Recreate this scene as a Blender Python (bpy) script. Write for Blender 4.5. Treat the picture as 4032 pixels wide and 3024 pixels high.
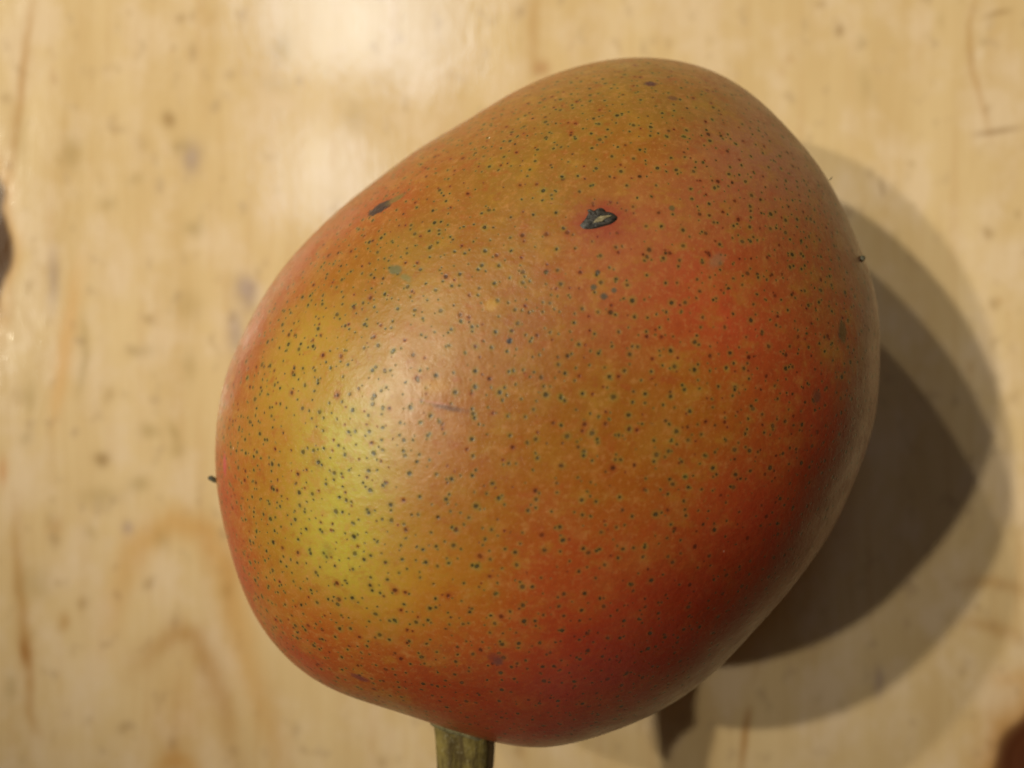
import bpy, math, random
import numpy as np
from mathutils import Vector

for o in list(bpy.data.objects):
    bpy.data.objects.remove(o, do_unlink=True)
SC = bpy.context.scene
COL = SC.collection
R = math.radians

# ------------------------------------------------------------------ camera
CAM_H = 0.200            # camera height above the table, looking straight down
FPX = 3360.0             # focal length in pixels of the 4032 px wide photograph
cam_d = bpy.data.cameras.new('camera')
cam_d.sensor_width = 36.0
cam_d.lens = FPX / 4032.0 * 36.0
cam_d.clip_start = 0.005
cam_d.clip_end = 50.0
cam_d.dof.use_dof = True
cam_d.dof.focus_distance = 0.127
cam_d.dof.aperture_fstop = 8.5
cam_d.dof.aperture_blades = 0
cam = bpy.data.objects.new('camera', cam_d)
COL.objects.link(cam)
cam.location = (0, 0, CAM_H)
SC.camera = cam

# ------------------------------------------------------------------ world: dim room
w = bpy.data.worlds.new('World')
SC.world = w
w.use_nodes = True
bg = w.node_tree.nodes['Background']
bg.inputs['Color'].default_value = (1.0, 0.54, 0.16, 1)
bg.inputs['Strength'].default_value = 0.042

# ------------------------------------------------------------------ lamps: a row of four ceiling spots, and two small lamps overhead
def spot(name, loc, target, power, color, radius, size, blend):
    d = bpy.data.lights.new(name, 'SPOT')
    d.energy = power
    d.color = color
    d.shadow_soft_size = radius
    d.spot_size = R(size)
    d.spot_blend = blend
    o = bpy.data.objects.new(name, d)
    COL.objects.link(o)
    o.location = loc
    o.rotation_euler = (Vector(target) - Vector(loc)).to_track_quat('-Z', 'Y').to_euler()
    return o

WARM = (1.0, 0.93, 0.72)
HL = 2.20
for dx, dy, pw in ((-0.83, 0.06, 135.0), (-0.88, 0.32, 220.0), (-0.90, 0.60, 135.0), (-0.93, 0.98, 95.0)):
    spot('ceiling_spot', (dx * HL, dy * HL, HL), (0.03, 0.110, 0.0), pw * 1.05, WARM, 0.036, 12.4, 1.0)
for gx, gy, pw, rad in ((-0.274, 0.520, 1.15, 0.085), (-0.140, 0.500, 1.10, 0.085), (-0.250, 0.290, 0.80, 0.075)):
    spot('overhead_lamp', (gx, gy, 1.0), (-0.03, 0.07, 0), pw, (0.82, 0.93, 1.0), rad, 50, 0.8)
# unseen area light, added near table height: a cool sheen along the fruit's lower edge
wd = bpy.data.lights.new('sheen_light', 'AREA')
wd.shape = 'RECTANGLE'; wd.size = 1.3; wd.size_y = 0.7
wd.energy = 0.7; wd.color = (0.80, 0.86, 1.0)
wl = bpy.data.objects.new('sheen_light', wd)
COL.objects.link(wl)
wl.location = (0.25, -1.6, 0.42)
wl.rotation_euler = (Vector((0, 0, 0.05)) - Vector(wl.location)).to_track_quat('-Z', 'Y').to_euler()

vs = SC.view_settings
vs.view_transform = 'Standard'
vs.look = 'None'
vs.exposure = 0.0
vs.gamma = 1.0
vs.use_curve_mapping = False
SC.render.engine = 'CYCLES'
SC.render.resolution_x = 1024
SC.render.resolution_y = 768

# ------------------------------------------------------------------ helpers
def px(u, v, z=0.0):
    """point at height z that shows at pixel (u, v) of the photograph"""
    d = CAM_H - z
    return np.array([(u - 2016.0) / FPX * d, -(v - 1512.0) / FPX * d, z])

def link_mesh(name, verts, faces, mat, parent=None, smooth=True):
    me = bpy.data.meshes.new(name)
    me.from_pydata([tuple(map(float, p)) for p in verts], [], [tuple(map(int, f)) for f in faces])
    me.update()
    if smooth:
        me.polygons.foreach_set('use_smooth', [True] * len(me.polygons))
    me.materials.append(mat)
    o = bpy.data.objects.new(name, me)
    COL.objects.link(o)
    if parent:
        o.parent = parent
    return o

def set_color(me, name, rgb):
    a = me.attributes.new(name, 'FLOAT_COLOR', 'POINT')
    rgba = np.ones((len(rgb), 4), np.float32)
    rgba[:, :3] = rgb
    a.data.foreach_set('color', rgba.ravel())

class NT:
    """small node builder"""
    def __init__(self, name):
        self.m = bpy.data.materials.new(name)
        self.m.use_nodes = True
        self.t = self.m.node_tree
        self.b = self.t.nodes['Principled BSDF']
    def n(self, kind, **kw):
        x = self.t.nodes.new(kind)
        for k, v in kw.items():
            setattr(x, k, v)
        return x
    def put(self, sock, v):
        if hasattr(v, 'links'):
            self.t.links.new(v, sock)
        else:
            sock.default_value = v
    def math(self, op, a, b=None, c=None, clamp=False):
        x = self.n('ShaderNodeMath', operation=op, use_clamp=clamp)
        self.put(x.inputs[0], a)
        if b is not None: self.put(x.inputs[1], b)
        if c is not None: self.put(x.inputs[2], c)
        return x.outputs[0]
    def vmath(self, op, a, b=None):
        x = self.n('ShaderNodeVectorMath', operation=op)
        self.put(x.inputs[0], a)
        if b is not None: self.put(x.inputs[1], b)
        return x.outputs['Value'] if op in ('DOT_PRODUCT', 'LENGTH') else x.outputs[0]
    def noise(self, vec, scale, detail=3.0, rough=0.55, out='Fac'):
        x = self.n('ShaderNodeTexNoise')
        self.put(x.inputs['Vector'], vec)
        x.inputs['Scale'].default_value = scale
        x.inputs['Detail'].default_value = detail
        x.inputs['Roughness'].default_value = rough
        return x.outputs[out]
    def ramp(self, v, lo, hi, a=0.0, b=1.0, smooth=True):
        x = self.n('ShaderNodeMapRange', interpolation_type='SMOOTHSTEP' if smooth else 'LINEAR')
        self.put(x.inputs[0], v)
        for i, q in zip((1, 2, 3, 4), (lo, hi, a, b)):
            self.put(x.inputs[i], q)
        return x.outputs[0]
    def mix(self, f, a, b, mode='MIX'):
        x = self.n('ShaderNodeMix', data_type='RGBA', blend_type=mode)
        self.put(x.inputs[0], f)
        self.put(x.inputs[6], a if hasattr(a, 'links') else (*a, 1))
        self.put(x.inputs[7], b if hasattr(b, 'links') else (*b, 1))
        return x.outputs[2]
    def scale(self, vec, s):
        x = self.n('ShaderNodeVectorMath', operation='MULTIPLY')
        self.put(x.inputs[0], vec)
        x.inputs[1].default_value = s
        return x.outputs[0]
    def bump(self, h, dist, strength=1.0, normal=None):
        x = self.n('ShaderNodeBump')
        self.put(x.inputs['Height'], h)
        x.inputs['Distance'].default_value = dist
        x.inputs['Strength'].default_value = strength
        if normal is not None:
            self.put(x.inputs['Normal'], normal)
        return x.outputs[0]
    def attr(self, name):
        return self.n('ShaderNodeAttribute', attribute_name=name).outputs['Color']
    def attr_g(self, col):
        x = self.n('ShaderNodeSeparateColor')
        self.t.links.new(col, x.inputs[0])
        return x.outputs[1]
    def obj(self):
        return self.n('ShaderNodeTexCoord').outputs['Object']

# ------------------------------------------------------------------ table top: oiled pine, grain along y
def wood_material():
    t = NT('oiled_pine')
    co = t.obj()
    warp = t.noise(t.scale(co, (6.0, 1.6, 1.0)), 4.0, 2.0, out='Color')
    wv = t.scale(t.vmath('SUBTRACT', warp, (0.5, 0.5, 0.5)), (0.010, 0.02, 0.0))
    p = t.vmath('ADD', co, wv)
    broad = t.noise(t.scale(p, (1.0, 0.16, 1.0)), 60.0, 3.0, 0.5)
    streak = t.noise(t.scale(p, (1.0, 0.055, 1.0)), 260.0, 4.0, 0.6)
    fine = t.noise(t.scale(p, (1.0, 0.04, 1.0)), 1100.0, 2.0, 0.6)
    blot = t.noise(t.scale(co, (1.0, 0.7, 1.0)), 75.0, 4.0, 0.6)
    spots = t.noise(t.scale(co, (1.0, 0.75, 1.0)), 210.0, 2.0, 0.5)
    c = t.mix(t.ramp(broad, 0.30, 0.70), (0.625, 0.466, 0.268), (0.550, 0.390, 0.202))
    c = t.mix(t.math('MULTIPLY', t.ramp(streak, 0.50, 0.78), 0.40), c, (0.480, 0.290, 0.135))
    c = t.mix(t.math('MULTIPLY', t.ramp(blot, 0.42, 0.68), 0.75), c, (0.650, 0.500, 0.350))
    c = t.mix(t.math('MULTIPLY', t.ramp(spots, 0.58, 0.76), 0.60), c, (0.430, 0.305, 0.180))
    c = t.mix(t.math('MULTIPLY', t.ramp(fine, 0.40, 0.80), 0.18), c, (0.440, 0.250, 0.085))
    c = t.mix(1.0, c, t.attr('wear_shade'), 'MULTIPLY')
    t.put(t.b.inputs['Base Color'], c)
    rg = t.noise(t.scale(p, (1.0, 0.16, 1.0)), 420.0, 4.0, 0.65)
    t.put(t.b.inputs['Roughness'], t.ramp(rg, 0.3, 0.7, 0.08, 0.13))
    t.b.inputs['IOR'].default_value = 1.72
    h1 = t.noise(t.scale(p, (1.0, 0.30, 1.0)), 700.0, 3.0, 0.6)
    h2 = t.noise(t.scale(p, (1.0, 0.05, 1.0)), 320.0, 3.0, 0.6)
    h3 = t.noise(t.scale(co, (1.0, 0.5, 1.0)), 60.0, 2.0, 0.5)
    n = t.bump(h3, 0.0004, 0.2)
    n = t.bump(h2, 0.00010, 0.25, n)
    n = t.bump(h1, 0.00010, 0.48, n)
    t.put(t.b.inputs['Normal'], n)
    return t.m

def build_table():
    fx = np.arange(-0.130, 0.1301, 0.0004)
    fy = np.arange(-0.100, 0.1001, 0.0004)
    xs = np.r_[np.linspace(-0.45, -0.14, 14), fx, np.linspace(0.14, 0.45, 14)]
    ys = np.r_[np.linspace(-0.45, -0.11, 14), fy, np.linspace(0.11, 0.45, 14)]
    X, Y = np.meshgrid(xs, ys)
    # photograph pixels of the table surface, used to place its marks
    U = 2016 + X * FPX / CAM_H
    V = 1512 - Y * FPX / CAM_H
    rng = np.random.default_rng(4)
    # smooth wobble so that painted marks have uneven edges
    def vnoise(sx, sy, seed):
        g = np.random.default_rng(seed).random((220, 220))
        a = (U + 2600) / sx; b = (V + 2600) / sy
        a = np.clip(a, 0, 218); b = np.clip(b, 0, 218)
        i = a.astype(int); j = b.astype(int)
        fa = a - i; fb = b - j
        fa = fa * fa * (3 - 2 * fa); fb = fb * fb * (3 - 2 * fb)
        return (g[j, i] * (1 - fa) + g[j, i + 1] * fa) * (1 - fb) + (g[j + 1, i] * (1 - fa) + g[j + 1, i + 1] * fa) * fb
    WU = (vnoise(110, 150, 1) - 0.5) * 60 + (vnoise(45, 60, 2) - 0.5) * 26
    WV = (vnoise(110, 150, 3) - 0.5) * 60 + (vnoise(45, 60, 5) - 0.5) * 26
    T = np.ones(X.shape + (3,))
    def tint(mask, col):
        T[...] = T * (1 - mask[..., None] * (1 - np.array(col)))
    def blob(u, v, ru, rv, col, amt=1.0, hard=2.0, wob=0.5):
        d = np.sqrt(((U + WU * wob - u) / ru) ** 2 + ((V + WV * wob - v) / rv) ** 2)
        tint(amt * np.exp(-d ** hard), col)
    def stroke(pts, wd, col, amt=1.0, wob=0.4, fade=True):
        d = np.full(X.shape, 1e9); s = np.zeros(X.shape)
        n = len(pts) - 1
        for k in range(n):
            a = np.array(pts[k], float); b = np.array(pts[k + 1], float)
            ab = b - a; L2 = (ab ** 2).sum()
            q = np.clip(((U + WU * wob - a[0]) * ab[0] + (V + WV * wob - a[1]) * ab[1]) / L2, 0, 1)
            dd = np.hypot(U + WU * wob - a[0] - q * ab[0], V + WV * wob - a[1] - q * ab[1])
            m = dd < d
            d = np.where(m, dd, d); s = np.where(m, (k + q) / n, s)
        f = np.sin(np.pi * np.clip(s, 0.02, 0.98)) ** 0.5 if fade else 1.0
        tint(amt * f * np.exp(-(d / wd) ** 2), col)
    BR = (0.74, 0.60, 0.42); OR = (0.90, 0.74, 0.52); DK = (0.50, 0.42, 0.32); VI = (0.62, 0.62, 0.86); GR = (0.70, 0.68, 0.58)
    PALE = (1.06, 1.10, 1.18)
    # cathedral figure at the lower left
    stroke([(430, 2560), (470, 2330), (540, 2150), (680, 2050), (820, 2090), (900, 2280), (960, 2560), (1060, 2860), (1120, 3100)], 60, OR, 0.9)
    stroke([(520, 2660), (590, 2560), (700, 2490), (770, 2500), (830, 2640), (900, 2850), (950, 3100)], 50, BR, 0.85)
    stroke([(600, 3060), (660, 2990), (730, 3010), (800, 3100)], 45, OR, 0.9)
    blob(720, 2830, 150, 230, OR, 0.45)
    # long grain lines, and a painted shadow beside the stem
    stroke([(130, -60), (105, 150), (85, 350), (60, 560), (45, 700)], 16, BR, 0.9, 0.25)
    stroke([(60, 1950), (55, 2150), (80, 2350), (105, 2570), (120, 2800), (170, 2900)], 22, BR, 0.8, 0.3)
    stroke([(2110, -80), (2110, 60), (2100, 170), (2090, 300)], 28, BR, 0.55, 0.3)
    stroke([(310, 1010), (270, 1300), (240, 1500), (215, 1680)], 32, (1.0, 0.82, 0.60), 0.8, 0.3)
    stroke([(330, 1250), (345, 1400), (310, 1560)], 18, GR, 0.7, 0.3)
    stroke([(1880, 2880), (1925, 2960), (1945, 3060)], 14, BR, 0.6, 0.1)  # faint cast shadow of the stem, darkened into the wood colour
    stroke([(2955, 2780), (2935, 2880), (2915, 3060)], 14, (0.62, 0.44, 0.26), 0.9, 0.15)
    stroke([(2990, 2560), (2960, 2700)], 14, BR, 0.4, 0.15)
    stroke([(3860, -60), (3815, 100), (3830, 280), (3870, 430), (3910, 560)], 13, BR, 0.6, 0.15)
    stroke([(3890, 60), (3860, 200), (3870, 290)], 16, PALE, 0.8, 0.15)
    stroke([(3830, 530), (3930, 518), (4030, 505)], 12, DK, 0.75, 0.15)
    stroke([(3870, 75), (3930, 52), (3990, 40)], 11, DK, 0.55, 0.15)
    stroke([(3465, 700), (3475, 745), (3478, 775)], 7, DK, 0.8, 0.05)
    stroke([(3760, 2310), (3900, 2290), (4060, 2350)], 30, BR, 0.6, 0.4)
    stroke([(3780, 2450), (3900, 2460), (4050, 2530)], 30, BR, 0.6, 0.4)
    stroke([(3900, 2690), (4000, 2660), (4100, 2720)], 40, OR, 0.7, 0.4)
    blob(3890, 2960, 70, 140, PALE, 0.5)
    # bruises, pits and ink stains
    for u, v, ru, rv, col, amt in (
        (670, 470, 26, 32, DK, 0.85), (760, 200, 24, 36, DK, 0.6), (700, 62, 22, 22, DK, 0.6), (755, 60, 18, 24, DK, 0.5),
        (1110, 185, 40, 60, GR, 0.7), (755, 630, 34, 70, VI, 1.0), (715, 575, 40, 40, GR, 0.6), (285, 590, 40, 70, GR, 0.8),
        (540, 700, 40, 26, GR, 0.6), (430, 800, 34, 30, GR, 0.7), (770, 900, 32, 32, GR, 0.9), (960, 1130, 55, 55, VI, 1.0),
        (990, 1190, 40, 60, VI, 0.7), (930, 1320, 34, 90, VI, 0.9), (212, 1090, 24, 110, VI, 0.9), (600, 1268, 22, 22, DK, 0.6),
        (560, 1390, 60, 26, GR, 0.7), (740, 1220, 60, 60, GR, 0.5), (760, 1450, 28, 60, GR, 0.6), (400, 1812, 34, 30, DK, 0.75),
        (590, 1695, 40, 34, GR, 0.9), (680, 1690, 20, 40, GR, 0.8), (690, 1760, 34, 34, GR, 0.6), (560, 1915, 44, 34, GR, 0.9),
        (400, 1960, 90, 34, GR, 0.7), (512, 2078, 22, 30, VI, 0.9), (350, 2090, 30, 30, GR, 0.6), (215, 2080, 34, 40, BR, 0.7),
        (590, 2310, 24, 28, DK, 0.6), (335, 2368, 22, 26, DK, 0.55), (262, 2440, 26, 36, BR, 0.9), (640, 2120, 30, 50, GR, 0.6),
        (480, 2878, 22, 28, DK, 0.6), (98, 2570, 26, 50, (0.66, 0.46, 0.28), 0.9), (130, 2300, 70, 60, GR, 0.6), (35, 2710, 26, 60, GR, 0.8),
        (3300, 130, 20, 26, DK, 0.9), (2122, 262, 34, 34, (0.70, 0.52, 0.42), 0.9), (3900, 915, 20, 20, DK, 0.7), (3905, 1205, 20, 20, DK, 0.6),
        (3998, 850, 14, 16, DK, 0.5), (3455, 2690, 24, 60, (0.60, 0.60, 0.80), 0.9), (30, 392, 18, 24, DK, 0.5), (20, 650, 16, 18, DK, 0.6),
        (80, 560, 40, 120, GR, 0.4), (3400, 340, 20, 60, GR, 0.5), (3690, 70, 14, 30, GR, 0.4), (900, 2330, 26, 34, GR, 0.5),
        (1100, 330, 60, 40, GR, 0.4), (1400, 470, 44, 60, GR, 0.55), (3850, 2400, 16, 16, DK, 0.5), (120, 1560, 30, 60, GR, 0.7),
        (110, 1730, 26, 30, GR, 0.8), (70, 1560, 30, 34, DK, 0.3), (15, 1850, 18, 60, (0.85, 0.55, 0.35), 0.8)):
        blob(u, v, ru, rv, col, amt * 0.82, 2.2, 0.5)
    # scattered small pits and dabs beyond the ones singled out
    for k in range(80):
        u = rng.uniform(-200, 4250); v = rng.uniform(-200, 3250)
        s = rng.uniform(8, 26)
        blob(u, v, s, s * rng.uniform(0.9, 1.9), (DK, GR, BR)[k % 3], rng.uniform(0.12, 0.45), 2.2, 0.5)
    # the two knots that reach into view
    def knot(u, v, ru, rv, dark, rim):
        d = np.sqrt(((U + WU * 0.7 - u) / ru) ** 2 + ((V + WV * 0.7 - v) / rv) ** 2)
        tint(0.75 * np.exp(-((np.maximum(d - 1, 0)) / 0.28) ** 2), rim)
        tint(1 / (1 + np.exp((d - 1.0) * 26)), dark)
        tint(0.4 * (np.sin(d * 34) * 0.5 + 0.5) * (d < 1), (0.6, 0.5, 0.45))
    knot(4215, 3050, 305, 315, (0.16, 0.085, 0.085), (0.78, 0.54, 0.30))
    knot(-66, 975, 110, 310, (0.15, 0.11, 0.085), (0.92, 0.74, 0.52))
    ny, nx = X.shape
    idx = np.arange(nx * ny).reshape(ny, nx)
    quads = np.stack([idx[:-1, :-1], idx[:-1, 1:], idx[1:, 1:], idx[1:, :-1]], -1).reshape(-1, 4)
    top = np.stack([X, Y, np.zeros_like(X)], -1).reshape(-1, 3)
    # skirt and underside make it a 4 cm slab
    ring = np.r_[idx[0, :], idx[1:, -1], idx[-1, -2::-1], idx[-2:0:-1, 0]]
    low = top[ring].copy(); low[:, 2] = -0.04
    n0 = len(top); m = len(ring)
    ii = np.arange(m); jj = (ii + 1) % m
    sides = np.stack([ring[jj], ring[ii], n0 + ii, n0 + jj], -1)
    verts = np.r_[top, low]
    faces = [tuple(f) for f in quads.tolist()] + [tuple(f) for f in sides.tolist()] + [tuple((n0 + ii[::-1]).tolist())]
    me = bpy.data.meshes.new('table_top')
    me.from_pydata(verts.tolist(), [], faces)
    me.update()
    set_color(me, 'wear_shade', np.r_[T.reshape(-1, 3), np.ones((m, 3))])
    me.materials.append(wood_material())
    o = bpy.data.objects.new('table_top', me)
    COL.objects.link(o)
    o['kind'] = 'structure'
    o['label'] = 'pale knotty pine table top with vertical grain under the mango'
    o['category'] = 'table top'
    return o

build_table()

# ------------------------------------------------------------------ the mango
PLAN = np.array([5816,5846,5874,5904,5938,5976,6017,6060,6099,6134,6161,6182,6198,6214,6233,6256,6285,6318,6353,6386,6417,6444,6468,6491,6514,6539,6565,6591,6615,6632,6641,6639,6626,6603,6570,6528,6480,6425,6364,6297,6225,6149,6070,5989,5908,5827,5746,5666,5586,5507,5431,5360,5296,5242,5197,5162,5133,5109,5088,5067,5048,5031,5018,5011,5009,5013,5023,5036,5052,5070,5090,5112,5137,5164,5195,5227,5260,5292,5323,5354,5387,5421,5459,5500,5544,5590,5635,5677,5716,5751,5783,5812,5841,5870,5898,5925,5952,5976,5999,6022,6046,6073,6103,6136,6172,6207,6239,6268,6290,6305,6313,6313,6306,6290,6264,6228,6183,6131,6075,6019,5968,5924,5890,5866,5851,5843,5841,5845,5852,5864,5879,5895,5908,5915,5914,5903,5883,5854,5822,5789,5757,5729,5704,5680,5658,5634,5610,5584,5557,5528,5499,5469,5438,5407,5377,5350,5328,5312,5304,5301,5303,5310,5319,5330,5345,5363,5384,5408,5432,5457,5482,5505,5530,5557,5587,5623,5662,5703,5744,5782]) * 1e-5        # plan radius every 2 degrees round the middle
N0 = len(PLAN)
ZC = 0.043; TH = 0.043
CW = np.array([(2150 - 2016) / FPX * (CAM_H - ZC - .004), -(1570 - 1512) / FPX * (CAM_H - ZC - .004)])
SHIFT = np.array([-0.001, -0.006])

def low_pass(p, n):
    f = np.fft.rfft(p); f[n:] = 0
    return np.fft.irfft(f, len(p))

def upsample(p, n):
    f = np.fft.rfft(p); g = np.zeros(n // 2 + 1, complex)
    k = min(len(f), 60); g[:k] = f[:k]
    return np.fft.irfft(g, n) * (n / len(p))

NT_, NP_ = 720, 361
TH_ = np.arange(NT_) * 2 * np.pi / NT_
PF = upsample(PLAN, NT_); PS = upsample(low_pass(PLAN, 9), NT_)

def mango_surface():
    ph = np.linspace(-np.pi / 2, np.pi / 2, NP_)
    c = np.cos(ph).clip(0) ** 0.92
    wt = np.exp(-((ph - .25) / .45) ** 2)
    pe = PS[None] + (PF - PS)[None] * wt[:, None]
    s = np.sin(ph)
    X = CW[0] + SHIFT[0] * s[:, None] + pe * c[:, None] * np.cos(TH_)
    Y = CW[1] + SHIFT[1] * s[:, None] + pe * c[:, None] * np.sin(TH_)
    Z = ZC + TH * s[:, None] + 0 * X
    Z = np.where(Z < 0.0006, 0.0006 - 0.0006 * np.exp(-(0.0006 - Z) / 0.0006) * 0, Z)
    return X, Y, Z
SX, SY, SZ = mango_surface()
SU = 2016 + FPX * SX / (CAM_H - SZ)
SV = 1512 - FPX * SY / (CAM_H - SZ)

def on_skin(u, v):
    """surface point and normal of the mango's upper side seen at pixel (u, v)"""
    d = (SU - u) ** 2 + (SV - v) ** 2
    d = np.where(SZ > ZC, d, 1e9)
    i, j = np.unravel_index(np.argmin(d), d.shape)
    i = min(max(i, 1), NP_ - 2)
    P = np.array([SX[i, j], SY[i, j], SZ[i, j]])
    jn, jp = (j + 1) % NT_, (j - 1) % NT_
    a = np.array([SX[i, jn] - SX[i, jp], SY[i, jn] - SY[i, jp], SZ[i, jn] - SZ[i, jp]])
    b = np.array([SX[i + 1, j] - SX[i - 1, j], SY[i + 1, j] - SY[i - 1, j], SZ[i + 1, j] - SZ[i - 1, j]])
    n = np.cross(a, b); n /= np.linalg.norm(n)
    if n @ (P - np.array([CW[0], CW[1], ZC])) < 0: n = -n
    return P, n

G = (0.370, 0.385, 0.048); YG = (0.330, 0.225, 0.028); Y_ = (0.290, 0.142, 0.020); O = (0.228, 0.077, 0.006)
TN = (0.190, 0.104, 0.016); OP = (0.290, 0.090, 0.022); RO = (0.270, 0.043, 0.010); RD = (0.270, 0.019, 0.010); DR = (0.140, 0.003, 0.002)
BN = (0.270, 0.080, 0.022); VT = (0.300, 0.125, 0.070); PK = (0.310, 0.108, 0.045)  # VT puts the greyish-violet sheen of the upper right into the skin colour
RB = (0.420, 0.045, 0.022)
YO = (0.350, 0.135, 0.012)
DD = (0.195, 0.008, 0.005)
OB = (0.200, 0.075, 0.006)
PR = (0.285, 0.088, 0.036)
RE = (0.230, 0.036, 0.010)
SKIN = [
    (1340, 2080, G), (1290, 2190, G), (1400, 1950, G), (1380, 2230, G), (1470, 2080, YG), (1240, 1990, YG), (1330, 1720, G), (1250, 1850, YG), (1280, 1330, YG), (1160, 1500, YG), (1110, 1700, Y_), (1090, 1900, O),
    (1300, 1520, Y_), (1420, 1780, G), (1130, 2150, O), (1750, 1180, Y_), (1600, 1300, Y_), (1680, 1450, Y_), (1500, 1600, Y_),
    (2500, 300, TN), (2300, 400, TN), (2650, 450, TN), (2100, 520, TN), (1900, 650, TN), (2400, 250, TN), (2800, 400, TN), (2200, 650, TN), (2500, 600, O),
    (1030, 1250, RE), (950, 1450, RE), (890, 1700, RE), (890, 1950, RD), (950, 2250, RD), (1060, 2450, RD), (1200, 2600, RD), (1020, 2300, RO),
    (1200, 1030, RO), (1400, 860, RO), (1330, 1080, O), (1560, 790, RO), (1450, 1000, O), (1700, 700, O), (1600, 950, TN), (1750, 900, TN),
    (1520, 1150, TN), (1900, 1050, O), (2050, 950, TN), (2100, 1200, OB), (2200, 750, TN), (2150, 1450, OB), (1950, 1400, O), (2000, 1700, O), (1700, 1760, PK), (1600, 1850, OP),
    (1850, 1600, O), (2300, 1700, OB), (2450, 1550, OB), (2350, 1250, PR), (2400, 950, PR), (2550, 850, PR), (2600, 1050, PR), (2750, 1150, RB), (2880, 1280, RB), (2680, 1250, RO), (2950, 1080, RO),
    (2750, 800, PR), (2950, 800, PR), (3000, 560, VT), (3120, 700, VT), (2900, 620, VT), (3200, 900, BN), (3300, 1100, BN), (3100, 1100, BN),
    (2700, 1500, O), (2850, 1620, O), (3000, 1450, RO), (3150, 1350, RO), (3300, 1350, BN), (3250, 1550, RD), (3400, 1400, RO),
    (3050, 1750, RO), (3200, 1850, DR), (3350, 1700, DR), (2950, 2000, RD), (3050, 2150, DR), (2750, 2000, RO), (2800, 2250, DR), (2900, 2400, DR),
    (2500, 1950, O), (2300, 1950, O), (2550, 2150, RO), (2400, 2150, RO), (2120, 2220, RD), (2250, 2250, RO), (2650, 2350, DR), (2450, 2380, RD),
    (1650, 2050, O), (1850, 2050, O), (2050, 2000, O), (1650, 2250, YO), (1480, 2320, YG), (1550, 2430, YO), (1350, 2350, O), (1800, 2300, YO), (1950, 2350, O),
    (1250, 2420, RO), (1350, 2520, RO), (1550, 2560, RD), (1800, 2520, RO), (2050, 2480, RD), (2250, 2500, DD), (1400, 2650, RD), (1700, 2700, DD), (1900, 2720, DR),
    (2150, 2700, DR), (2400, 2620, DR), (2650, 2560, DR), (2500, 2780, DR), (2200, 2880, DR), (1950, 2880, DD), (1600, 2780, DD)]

def skin_colours():
    pts = []; cols = []
    for u, v, c in SKIN:
        p, n = on_skin(u, v)
        pts.append(p); cols.append(c)
    pts = np.array(pts); cols = np.array(cols)
    V = np.stack([SX, SY, SZ], -1).reshape(-1, 3)
    num = np.zeros_like(V); den = np.zeros(len(V))
    for p, c in zip(pts, cols):
        d2 = ((V - p) ** 2).sum(1)
        wgt = np.exp(-d2 / (2 * 0.0052 ** 2)) + 1e-5 / (d2 + 1e-5)
        num += wgt[:, None] * c; den += wgt
    return num / den[:, None]

def ellipse_mask(t, co, u, v, lu, lv, ang, wob, lo, hi, nz=None):
    """mask of an uneven oval mark centred where the photograph shows it; lu, lv half sizes in metres, ang in image degrees"""
    p, n = on_skin(u, v)
    a = np.array([math.cos(R(ang)), math.sin(R(ang)), 0.0])
    a = a - n * (a @ n); a /= np.linalg.norm(a)
    b = np.cross(n, a)
    rel = t.vmath('SUBTRACT', co, tuple(p))
    x = t.vmath('DOT_PRODUCT', rel, tuple(a / lu))
    y = t.vmath('DOT_PRODUCT', rel, tuple(b / lv))
    z = t.vmath('DOT_PRODUCT', rel, tuple(n / max(lu, lv)))
    d = t.math('SQRT', t.math('ADD', t.math('ADD', t.math('MULTIPLY', x, x), t.math('MULTIPLY', y, y)), t.math('MULTIPLY', z, z)))
    if nz is not None:
        d = t.math('ADD', d, t.math('MULTIPLY', t.math('SUBTRACT', nz, 0.5), wob))
    return t.ramp(d, lo, hi, 1.0, 0.0)

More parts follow.
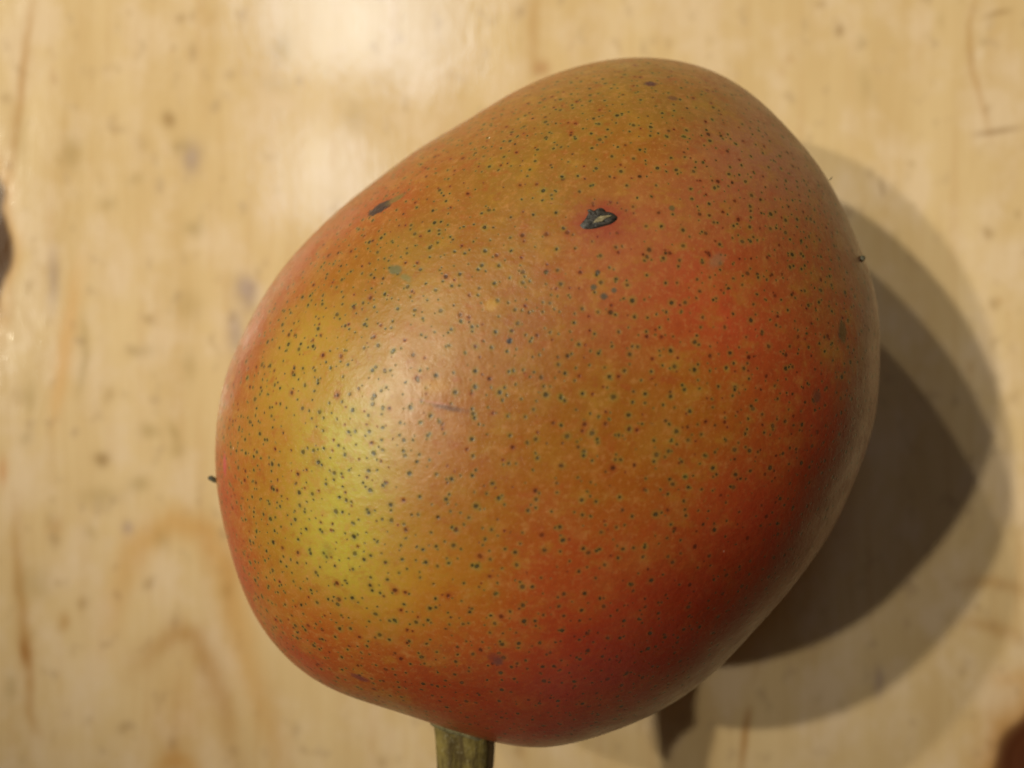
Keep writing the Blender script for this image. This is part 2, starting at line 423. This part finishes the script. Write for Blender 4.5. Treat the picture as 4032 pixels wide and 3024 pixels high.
def skin_material():
    t = NT('mango_skin')
    co = t.obj()
    base = t.attr('skin')
    n1 = t.noise(co, 90.0, 4.0, 0.6)
    n2 = t.noise(co, 420.0, 4.0, 0.65)
    n3 = t.noise(co, 1500.0, 2.0, 0.6)
    nz = t.noise(co, 1300.0, 3.0, 0.6)
    c = t.mix(t.math('MULTIPLY', t.ramp(n1, 0.45, 0.70), 0.20), base, (0.265, 0.046, 0.016))
    c = t.mix(t.math('MULTIPLY', t.ramp(n1, 0.50, 0.28), t.ramp(t.attr_g(base), 0.012, 0.075, 0.03, 0.30)), c, (0.270, 0.150, 0.026))
    n4 = t.noise(t.scale(co, (1.0, 1.4, 1.0)), 210.0, 5.0, 0.68)
    bs = t.n('ShaderNodeSeparateColor'); t.t.links.new(base, bs.inputs[0])
    ripe = t.ramp(bs.outputs[1], 0.012, 0.075, 0.10, 1.0)
    c = t.mix(t.math('MULTIPLY', t.math('MULTIPLY', t.ramp(n4, 0.50, 0.68), 0.42), ripe), c, (0.290, 0.150, 0.020))
    c = t.mix(t.math('MULTIPLY', t.ramp(n4, 0.47, 0.30), 0.32), c, t.mix(ripe, (0.150, 0.006, 0.003), (0.275, 0.044, 0.014)))
    c = t.mix(t.math('MULTIPLY', t.math('MULTIPLY', t.ramp(n2, 0.50, 0.72), 0.42), ripe), c, (0.340, 0.145, 0.040))
    c = t.mix(t.math('MULTIPLY', t.ramp(n2, 0.48, 0.27), 0.36), c, (0.210, 0.042, 0.013))
    c = t.mix(t.math('MULTIPLY', t.math('MULTIPLY', t.ramp(n3, 0.52, 0.70), 0.30), ripe), c, (0.380, 0.180, 0.060))
    # lenticels: Voronoi cells laid out over the skin, each with its own size and tint
    dots = None
    quv = t.n('ShaderNodeAttribute', attribute_name='skin_uv').outputs['Vector']
    jit = t.scale(t.vmath('SUBTRACT', t.noise(co, 1500.0, 2.0, 0.5, out='Color'), (0.5, 0.5, 0.5)), (0.00034, 0.00034, 0.0))
    quv = t.vmath('ADD', quv, jit)
    crowd = t.ramp(t.noise(co, 60.0, 2.0, 0.5), 0.35, 0.65, 0.0, 0.35)
    for scale, r0, r1, keep, seed in ((335.0, 0.095, 0.150, 0.0, 0.0), (410.0, 0.080, 0.128, 0.0, 7.3), (520.0, 0.060, 0.110, 0.38, 3.7)):
        q = t.vmath('ADD', quv, (seed, seed * 0.7, 0.0))
        v = t.n('ShaderNodeTexVoronoi', voronoi_dimensions='2D', feature='F1')
        t.put(v.inputs['Vector'], q)
        v.inputs['Scale'].default_value = scale
        v.inputs['Randomness'].default_value = 0.88
        sep = t.n('ShaderNodeSeparateColor'); t.t.links.new(v.outputs['Color'], sep.inputs[0])
        u = t.math('POWER', sep.outputs[0], 1.6)
        rr = t.ramp(u, 0.0, 1.0, r0, r1, smooth=False)
        on = t.math('GREATER_THAN', sep.outputs[2], t.math('ADD', crowd, keep))
        ratio = t.math('DIVIDE', v.outputs['Distance'], rr)
        core = t.math('MULTIPLY', t.ramp(ratio, 0.45, 1.05, 1.0, 0.0), on)
        halo = t.math('MULTIPLY', t.ramp(ratio, 0.8, 2.4, 1.0, 0.0), on)
        tone = sep.outputs[1]
        hcol = t.mix(t.ramp(tone, 0.10, 0.32), (0.200, 0.036, 0.012), (0.165, 0.140, 0.030))
        ccol = t.mix(t.ramp(tone, 0.06, 0.24), (0.070, 0.014, 0.006), (0.026, 0.022, 0.010))
        str_ = t.ramp(t.math('FRACT', t.math('MULTIPLY', sep.outputs[0], 7.31)), 0.0, 1.0, 0.70, 1.0)
        c = t.mix(t.math('MULTIPLY', halo, t.math('MULTIPLY', str_, t.math('MULTIPLY', ripe, 0.45))), c, hcol)
        c = t.mix(t.math('MULTIPLY', core, t.math('MULTIPLY', str_, 0.92)), c, ccol)
        pin = t.math('MULTIPLY', t.ramp(ratio, 0.10, 0.30, 1.0, 0.0), t.math('MULTIPLY', t.math('GREATER_THAN', tone, 0.62), on))
        c = t.mix(t.math('MULTIPLY', pin, 0.30), c, (0.16, 0.13, 0.08))
        dots = core if dots is None else t.math('MAXIMUM', dots, core)
    # singled-out blemishes: u, v, half length, half width, angle, colour, strength, soft edge
    for u, v, lu, lv, ang, col, amt, lo, hi in (
        (2375, 865, 0.0050, 0.0036, 8, (0.210, 0.030, 0.024), 0.72, 0.20, 1.45),
        (1500, 818, 0.0023, 0.0014, 12, (0.020, 0.014, 0.020), 0.96, 0.75, 1.15),
        (1560, 782, 0.0022, 0.0009, 18, (0.130, 0.100, 0.028), 0.75, 0.40, 1.20),
        (1555, 1068, 0.0013, 0.0008, -20, (0.105, 0.105, 0.050), 0.85, 0.55, 1.25),
        (1595, 1095, 0.0012, 0.0006, -35, (0.150, 0.130, 0.045), 0.75, 0.40, 1.30),
        (1768, 1607, 0.0030, 0.0005, -11, (0.110, 0.045, 0.026), 0.85, 0.20, 1.25),
        (1700, 1580, 0.0034, 0.00022, -10, (0.330, 0.130, 0.080), 0.60, 0.30, 1.25),
        (1935, 1205, 0.0011, 0.0010, 0, (0.380, 0.210, 0.030), 0.55, 0.30, 1.35),
        (1700, 1515, 0.0022, 0.0012, 0, (0.380, 0.190, 0.015), 0.45, 0.10, 1.40),
        (2560, 327, 0.0012, 0.0009, 0, (0.060, 0.018, 0.025), 0.90, 0.45, 1.20),
        (2655, 385, 0.0009, 0.0007, 0, (0.110, 0.050, 0.025), 0.80, 0.45, 1.20),
        (2820, 1030, 0.0018, 0.0010, 40, (0.250, 0.120, 0.060), 0.70, 0.30, 1.25),
        (3322, 1310, 0.0020, 0.0012, 80, (0.085, 0.060, 0.020), 0.80, 0.50, 1.20),
        (3215, 1562, 0.0011, 0.0012, 0, (0.110, 0.040, 0.022), 0.80, 0.40, 1.20),
        (2645, 822, 0.00050, 0.00050, 0, (0.080, 0.075, 0.030), 0.80, 0.50, 1.20),
        (2350, 1078, 0.00040, 0.00040, 0, (0.050, 0.045, 0.035), 0.85, 0.50, 1.20),
        (2338, 1132, 0.00050, 0.00050, 0, (0.060, 0.065, 0.045), 0.85, 0.50, 1.20),
        (2382, 1166, 0.00055, 0.00055, 0, (0.060, 0.060, 0.045), 0.85, 0.50, 1.20),
        (2418, 1140, 0.00045, 0.00045, 0, (0.070, 0.075, 0.050), 0.80, 0.50, 1.20),
        (2008, 1345, 0.00045, 0.00045, 0, (0.030, 0.025, 0.030), 0.90, 0.60, 1.15),
        (1960, 2605, 0.0009, 0.0008, 0, (0.090, 0.040, 0.030), 0.80, 0.40, 1.20),
        (1948, 2588, 0.0013, 0.0011, 0, (0.120, 0.025, 0.018), 0.60, 0.30, 1.25),
        (1415, 2668, 0.0018, 0.0009, -15, (0.110, 0.025, 0.030), 0.75, 0.35, 1.25),
        (962, 2255, 0.0016, 0.0007, -75, (0.070, 0.020, 0.015), 0.85, 0.45, 1.20),
        (990, 2230, 0.0014, 0.0010, -60, (0.250, 0.030, 0.025), 0.70, 0.35, 1.25),
        (885, 1830, 0.0020, 0.0010, 90, (0.380, 0.045, 0.070), 0.70, 0.30, 1.25),
        (1290, 2170, 0.0016, 0.0012, 60, (0.180, 0.160, 0.030), 0.40, 0.30, 1.25)):
        m = ellipse_mask(t, co, u, v, lu, lv, ang, 0.9, lo, hi, nz)
        c = t.mix(t.math('MULTIPLY', m, amt), c, col)
    # stray flecks of pale dust
    v = t.n('ShaderNodeTexVoronoi', voronoi_dimensions='3D', feature='F1')
    t.put(v.inputs['Vector'], t.vmath('ADD', t.vmath('ADD', t.scale(co, (1.0, 0.55, 1.0)), (3.1, 1.7, 0.4)), t.scale(jit, (0.6, 0.6, 0.6))))
    v.inputs['Scale'].default_value = 300.0
    sep = t.n('ShaderNodeSeparateColor'); t.t.links.new(v.outputs['Color'], sep.inputs[0])
    fl = t.math('MULTIPLY', t.ramp(v.outputs['Distance'], 0.030, 0.060, 1.0, 0.0), t.math('GREATER_THAN', sep.outputs[0], 0.90))
    c = t.mix(t.math('MULTIPLY', fl, 0.50), c, (0.75, 0.62, 0.50))
    t.put(t.b.inputs['Base Color'], c)
    t.put(t.b.inputs['Roughness'], t.ramp(t.noise(co, 200.0, 3.0, 0.6), 0.3, 0.7, 0.33, 0.44))
    t.b.inputs['IOR'].default_value = 1.45
    t.b.inputs['Subsurface Weight'].default_value = 0.06
    t.b.inputs['Subsurface Radius'].default_value = (1.0, 0.45, 0.15)
    t.b.inputs['Subsurface Scale'].default_value = 0.002
    t.b.inputs['Coat Weight'].default_value = 0.22
    t.put(t.b.inputs['Coat Roughness'], t.ramp(t.noise(co, 130.0, 3.0, 0.6), 0.35, 0.65, 0.20, 0.34))
    t.b.inputs['Coat IOR'].default_value = 1.4
    t.b.inputs['Specular IOR Level'].default_value = 0.26
    h = t.math('SUBTRACT', t.noise(co, 900.0, 3.0, 0.6), t.math('MULTIPLY', dots, 0.35))
    n = t.bump(t.noise(co, 110.0, 2.0, 0.5), 0.0007, 0.35)
    n = t.bump(h, 0.00012, 0.62, n)
    t.put(t.b.inputs['Normal'], n)
    t.put(t.b.inputs['Coat Normal'], t.bump(t.noise(co, 1500.0, 3.0, 0.65), 0.00022, 0.9, n))
    return t.m

mango = bpy.data.objects.new('mango', None)
COL.objects.link(mango)
mango.empty_display_size = 0.02
mango['label'] = 'ripe mango with red, orange and yellow-green speckled skin lying on the pine table'
mango['category'] = 'mango'

def build_skin():
    V = np.stack([SX, SY, SZ], -1).reshape(-1, 3)
    idx = np.arange(NP_ * NT_).reshape(NP_, NT_)
    nx = np.roll(idx, -1, 1)
    q = np.stack([idx[1:-2], nx[1:-2], nx[2:-1], idx[2:-1]], -1).reshape(-1, 4)
    used = V[NT_:-NT_]
    q = q - NT_
    cols = skin_colours()[NT_:-NT_]
    lo = np.array([*(CW - SHIFT), SZ[0, 0]]); hi = np.array([*(CW + SHIFT), SZ[-1, 0]])
    verts = np.r_[used, [lo], [hi]]
    nb = len(used)
    fb = [(int(i), nb, int((i + 1) % NT_)) [::-1] for i in range(NT_)]
    fb = [(int((i + 1) % NT_), int(i), nb) for i in range(NT_)]
    t0 = nb - NT_
    ft = [(t0 + i, t0 + (i + 1) % NT_, nb + 1) for i in range(NT_)]
    faces = q.tolist() + fb + ft
    o = link_mesh('fruit_body', verts, faces, skin_material(), mango)
    set_color(o.data, 'skin', np.r_[cols, [cols[0]], [cols[-1]]])
    # flat layout of the skin, unrolled from the crown: arc length outwards along each meridian
    ph = np.linspace(-np.pi / 2, np.pi / 2, NP_)
    step = np.sqrt(np.diff(SX, axis=0) ** 2 + np.diff(SY, axis=0) ** 2 + np.diff(SZ, axis=0) ** 2)
    arc = np.r_[np.zeros((1, NT_)), np.cumsum(step[::-1], axis=0)][::-1]
    U = arc * np.cos(TH_); W = arc * np.sin(TH_)
    uv = np.stack([U, W, 0 * U], -1).reshape(-1, 3)[NT_:-NT_]
    uv = np.r_[uv, [uv[0]], [[0, 0, 0]]].astype(np.float32)
    a = o.data.attributes.new('skin_uv', 'FLOAT_VECTOR', 'POINT')
    a.data.foreach_set('vector', uv.ravel())
    return o
build_skin()

# ------------------------------------------------------------------ stem
def stem_material(name, a, b, dark):
    t = NT(name)
    co = t.obj()
    s = t.noise(t.scale(co, (1.0, 0.16, 1.0)), 520.0, 4.0, 0.6)
    f = t.noise(co, 1400.0, 3.0, 0.6)
    bl = t.noise(co, 260.0, 3.0, 0.6)
    c = t.mix(t.ramp(bl, 0.35, 0.65), a, b)
    c = t.mix(t.math('MULTIPLY', t.ramp(s, 0.46, 0.66), 0.85), c, dark)
    c = t.mix(t.math('MULTIPLY', t.ramp(f, 0.55, 0.75), 0.35), c, (0.30, 0.27, 0.17))
    t.put(t.b.inputs['Base Color'], c)
    t.b.inputs['Roughness'].default_value = 0.62
    n = t.bump(s, 0.0006, 0.6)
    n = t.bump(f, 0.0002, 0.6, n)
    t.put(t.b.inputs['Normal'], n)
    return t.m

def build_stem():
    z0 = 0.055
    xc = -0.0088
    rng = random.Random(3)
    nS, nT = 60, 72
    verts = []
    ys = np.linspace(-0.046, -0.080, nS)
    for k, y in enumerate(ys):
        f = k / (nS - 1)
        base = 0.0050 - 0.0011 * min(1, max(0, (f - 0.45) / 0.50)) + 0.0003 * math.sin(f * 7)
        for j in range(nT):
            a = 2 * math.pi * j / nT
            r = base * (1 + 0.07 * math.sin(3 * a + 0.6) + 0.04 * math.sin(5 * a + 2 + 2 * f) + 0.02 * math.sin(9 * a + 4 * f))
            r *= 1 + 0.04 * math.sin(14 * f + 2 * a)
            bend = 0.0012 * f
            r *= (1 - max(0.0, (f - 0.86) / 0.14) ** 2) ** 0.5 * 0.9 + 0.1
            r *= 1 + 0.10 * math.exp(-((f - 0.66) / 0.10) ** 2) * max(0.0, -math.cos(a + 0.4))
            y = ys[k] + 0.0030 * math.cos(a - 0.5) * max(0.0, f - 0.7) / 0.3 + 0.0006 * math.sin(3 * a) * max(0.0, f - 0.8)
            verts.append((xc + bend + r * math.cos(a), y, z0 - 0.002 * f + r * math.sin(a) * 0.96))
    faces = []
    for k in range(nS - 1):
        for j in range(nT):
            jn = (j + 1) % nT
            faces.append((k * nT + j, k * nT + jn, (k + 1) * nT + jn, (k + 1) * nT + j))
    n = len(verts)
    f1 = nS - 1
    verts.append((xc + 0.001, ys[-1] - 0.0008, z0 - 0.002))
    for j in range(nT):
        faces.append((f1 * nT + j, f1 * nT + (j + 1) % nT, n))
    verts.append((xc, ys[0], z0))
    for j in range(nT):
        faces.append(((j + 1) % nT, j, n + 1))
    o = link_mesh('stem', verts, faces, stem_material('stem_bark', (0.170, 0.128, 0.030), (0.110, 0.078, 0.016), (0.050, 0.030, 0.006)), mango)
    o['label'] = 'knobbly olive brown stem stub'
    return o
stem = build_stem()

def build_collar():
    """dried pale rim where the stem leaves the fruit, following the fruit's surface"""
    xc, z0, n = -0.0088, 0.055, 64
    V = np.stack([SX, SY, SZ], -1).reshape(-1, 3)
    V = V[(V[:, 1] < CW[1] - 0.02)]
    verts = []
    for j in range(n):
        a = 2 * math.pi * j / n
        for k, (dr, dy) in enumerate(((0.0042, 0.0006), (0.0046, -0.0005), (0.0049, -0.0006), (0.0052, -0.0001), (0.0054, 0.0010))):
            r = dr * (1 + 0.05 * math.sin(3 * a + 0.6) + 0.03 * math.sin(7 * a))
            x = xc + r * math.cos(a); z = z0 + r * math.sin(a) * 0.96
            i = np.argmin((V[:, 0] - x) ** 2 + (V[:, 2] - z) ** 2)
            verts.append((x, V[i, 1] + dy, z))
    faces = []
    for j in range(n):
        for k in range(4):
            q = (j + 1) % n
            faces.append((j * 5 + k, j * 5 + k + 1, q * 5 + k + 1, q * 5 + k))
    return link_mesh('stem_collar', verts, faces, stem_material('collar_bark', (0.200, 0.170, 0.085), (0.140, 0.120, 0.055), (0.070, 0.055, 0.020)), stem)
build_collar()

# ------------------------------------------------------------------ scabs on the skin
def scab_material(name, col, col2, rough):
    t = NT(name)
    co = t.obj()
    f = t.noise(t.scale(co, (0.5, 1.2, 1.0)), 1500.0, 3.0, 0.6)
    t.put(t.b.inputs['Base Color'], t.mix(t.ramp(f, 0.35, 0.7), col, col2))
    t.b.inputs['Roughness'].default_value = rough
    t.put(t.b.inputs['Normal'], t.bump(f, 0.0003, 0.8))
    return t.m
M_SCAB = scab_material('dried_scab', (0.010, 0.008, 0.006), (0.040, 0.032, 0.026), 0.55)
M_CORE = scab_material('scab_core', (0.230, 0.190, 0.110), (0.110, 0.085, 0.045), 0.40)

def patch(name, outline_px, height, mat, parent, lift=0.0, seed=1):
    """low crusty patch lying on the skin, its outline followed over the surface"""
    rng = random.Random(seed)
    c = np.mean(outline_px, axis=0)
    outline_px = [tuple(c + (np.array(q) - c) * 1.12) for q in outline_px]
    P0, n0 = on_skin(*c)
    pts = []
    rings = 6
    # resample the outline
    op = np.array(outline_px + [outline_px[0]], float)
    seg = np.r_[0, np.cumsum(np.hypot(*np.diff(op, axis=0).T))]
    m = 48
    s = np.linspace(0, seg[-1], m, endpoint=False)
    ou = np.interp(s, seg, op[:, 0]); ov = np.interp(s, seg, op[:, 1])
    depth = CAM_H - P0[2]
    # tangent-plane points where the view rays meet the skin's plane
    eye = np.array([0, 0, CAM_H])
    def hit(u, v):
        d = np.array([(u - 2016) / FPX, -(v - 1512) / FPX, -1.0])
        t_ = ((P0 - eye) @ n0) / (d @ n0)
        return eye + d * t_
    grid = np.stack([SX, SY, SZ], -1).reshape(-1, 3)
    near = grid[((grid - P0) ** 2).sum(1) < 0.008 ** 2]
    # local quadric of the skin about P0, so that the patch follows its curve
    a0 = np.cross(n0, [0, 1, 0.0]); a0 /= np.linalg.norm(a0); b0 = np.cross(n0, a0)
    rel = near - P0
    x, y, h = rel @ a0, rel @ b0, rel @ n0
    A = np.stack([x * 0 + 1, x, y, x * x, x * y, y * y], 1)
    k6 = np.linalg.lstsq(A, h, rcond=None)[0]
    def settle(p):
        r_ = p - P0
        x, y = r_ @ a0, r_ @ b0
        return P0 + a0 * x + b0 * y + n0 * (np.array([1, x, y, x * x, x * y, y * y]) @ k6)
    E = [hit(a, b) for a, b in zip(ou, ov)]
    cen = np.mean(E, axis=0)
    verts = []; faces = []
    for k in range(rings + 1):
        f = k / rings
        for e in E:
            p = cen + (e - cen) * (1 - f)
            hgt = lift + (-0.0004 if k == 0 else height * (0.55 + 0.45 * math.sin(f * math.pi / 2))) + (0 if k == 0 else rng.uniform(-0.2, 0.2) * height)
            verts.append(settle(p) + n0 * hgt)
    for k in range(rings):
        for j in range(m):
            jn = (j + 1) % m
            faces.append((k * m + j, k * m + jn, (k + 1) * m + jn, (k + 1) * m + j))
    o = link_mesh(name, verts, faces, mat, parent)
    return o
scab = patch('scab', [(2283, 886), (2298, 868), (2312, 850), (2318, 835), (2310, 826), (2322, 822), (2336, 830), (2352, 822), (2366, 818), (2378, 822), (2386, 834),
                      (2404, 836), (2420, 842), (2432, 852), (2428, 866), (2412, 878), (2390, 886), (2362, 894), (2335, 901), (2305, 902), (2290, 896)], 0.00035, M_SCAB, mango, 0.0, 4)
scab['label'] = 'black crusty scab with a pale core'
core = patch('scab_core', [(2333, 884), (2343, 868), (2362, 856), (2390, 853), (2412, 852), (2400, 860), (2384, 866), (2372, 876), (2352, 880)], 0.00016, M_CORE, scab, 0.00030, 6)

def nub(name, u, v, z, offs, r, col_mat, seed):
    """a dried bit that sticks out from the fruit's side"""
    rng = random.Random(seed)
    p = px(u, v, z)
    verts = []; faces = []
    nA, nB = 14, 9
    for k in range(nB):
        f = k / (nB - 1)
        c = p + np.array(offs) * f
        rr = r * (0.65 + 0.55 * math.sin(min(1.0, f * 1.15) * math.pi * 0.8)) * (0.25 if f > 0.95 else 1)
        for j in range(nA):
            a = 2 * math.pi * j / nA
            q = rr * rng.uniform(0.75, 1.2)
            verts.append((c[0] + q * math.cos(a) * 0.5, c[1] + q * math.cos(a) * 0.8, c[2] + q * math.sin(a)))
    for k in range(nB - 1):
        for j in range(nA):
            jn = (j + 1) % nA
            faces.append((k * nA + j, k * nA + jn, (k + 1) * nA + jn, (k + 1) * nA + j))
    faces.append(tuple(range(nA))[::-1]); faces.append(tuple((nB - 1) * nA + j for j in range(nA)))
    return link_mesh(name, verts, faces, col_mat, mango)
M_NUB = scab_material('dried_crust', (0.030, 0.026, 0.012), (0.070, 0.062, 0.030), 0.6)
n1 = nub('crust', 855, 1898, 0.055, (-0.0015, 0.0009, 0.0), 0.00038, M_NUB, 2)
n2 = nub('crust', 3268, 706, 0.060, (0.0003, 0.0002, 0.0), 0.00030, M_NUB, 3)
n3 = nub('crust', 3388, 1010, 0.060, (0.0006, -0.0006, 0.0), 0.00045, M_NUB, 5)
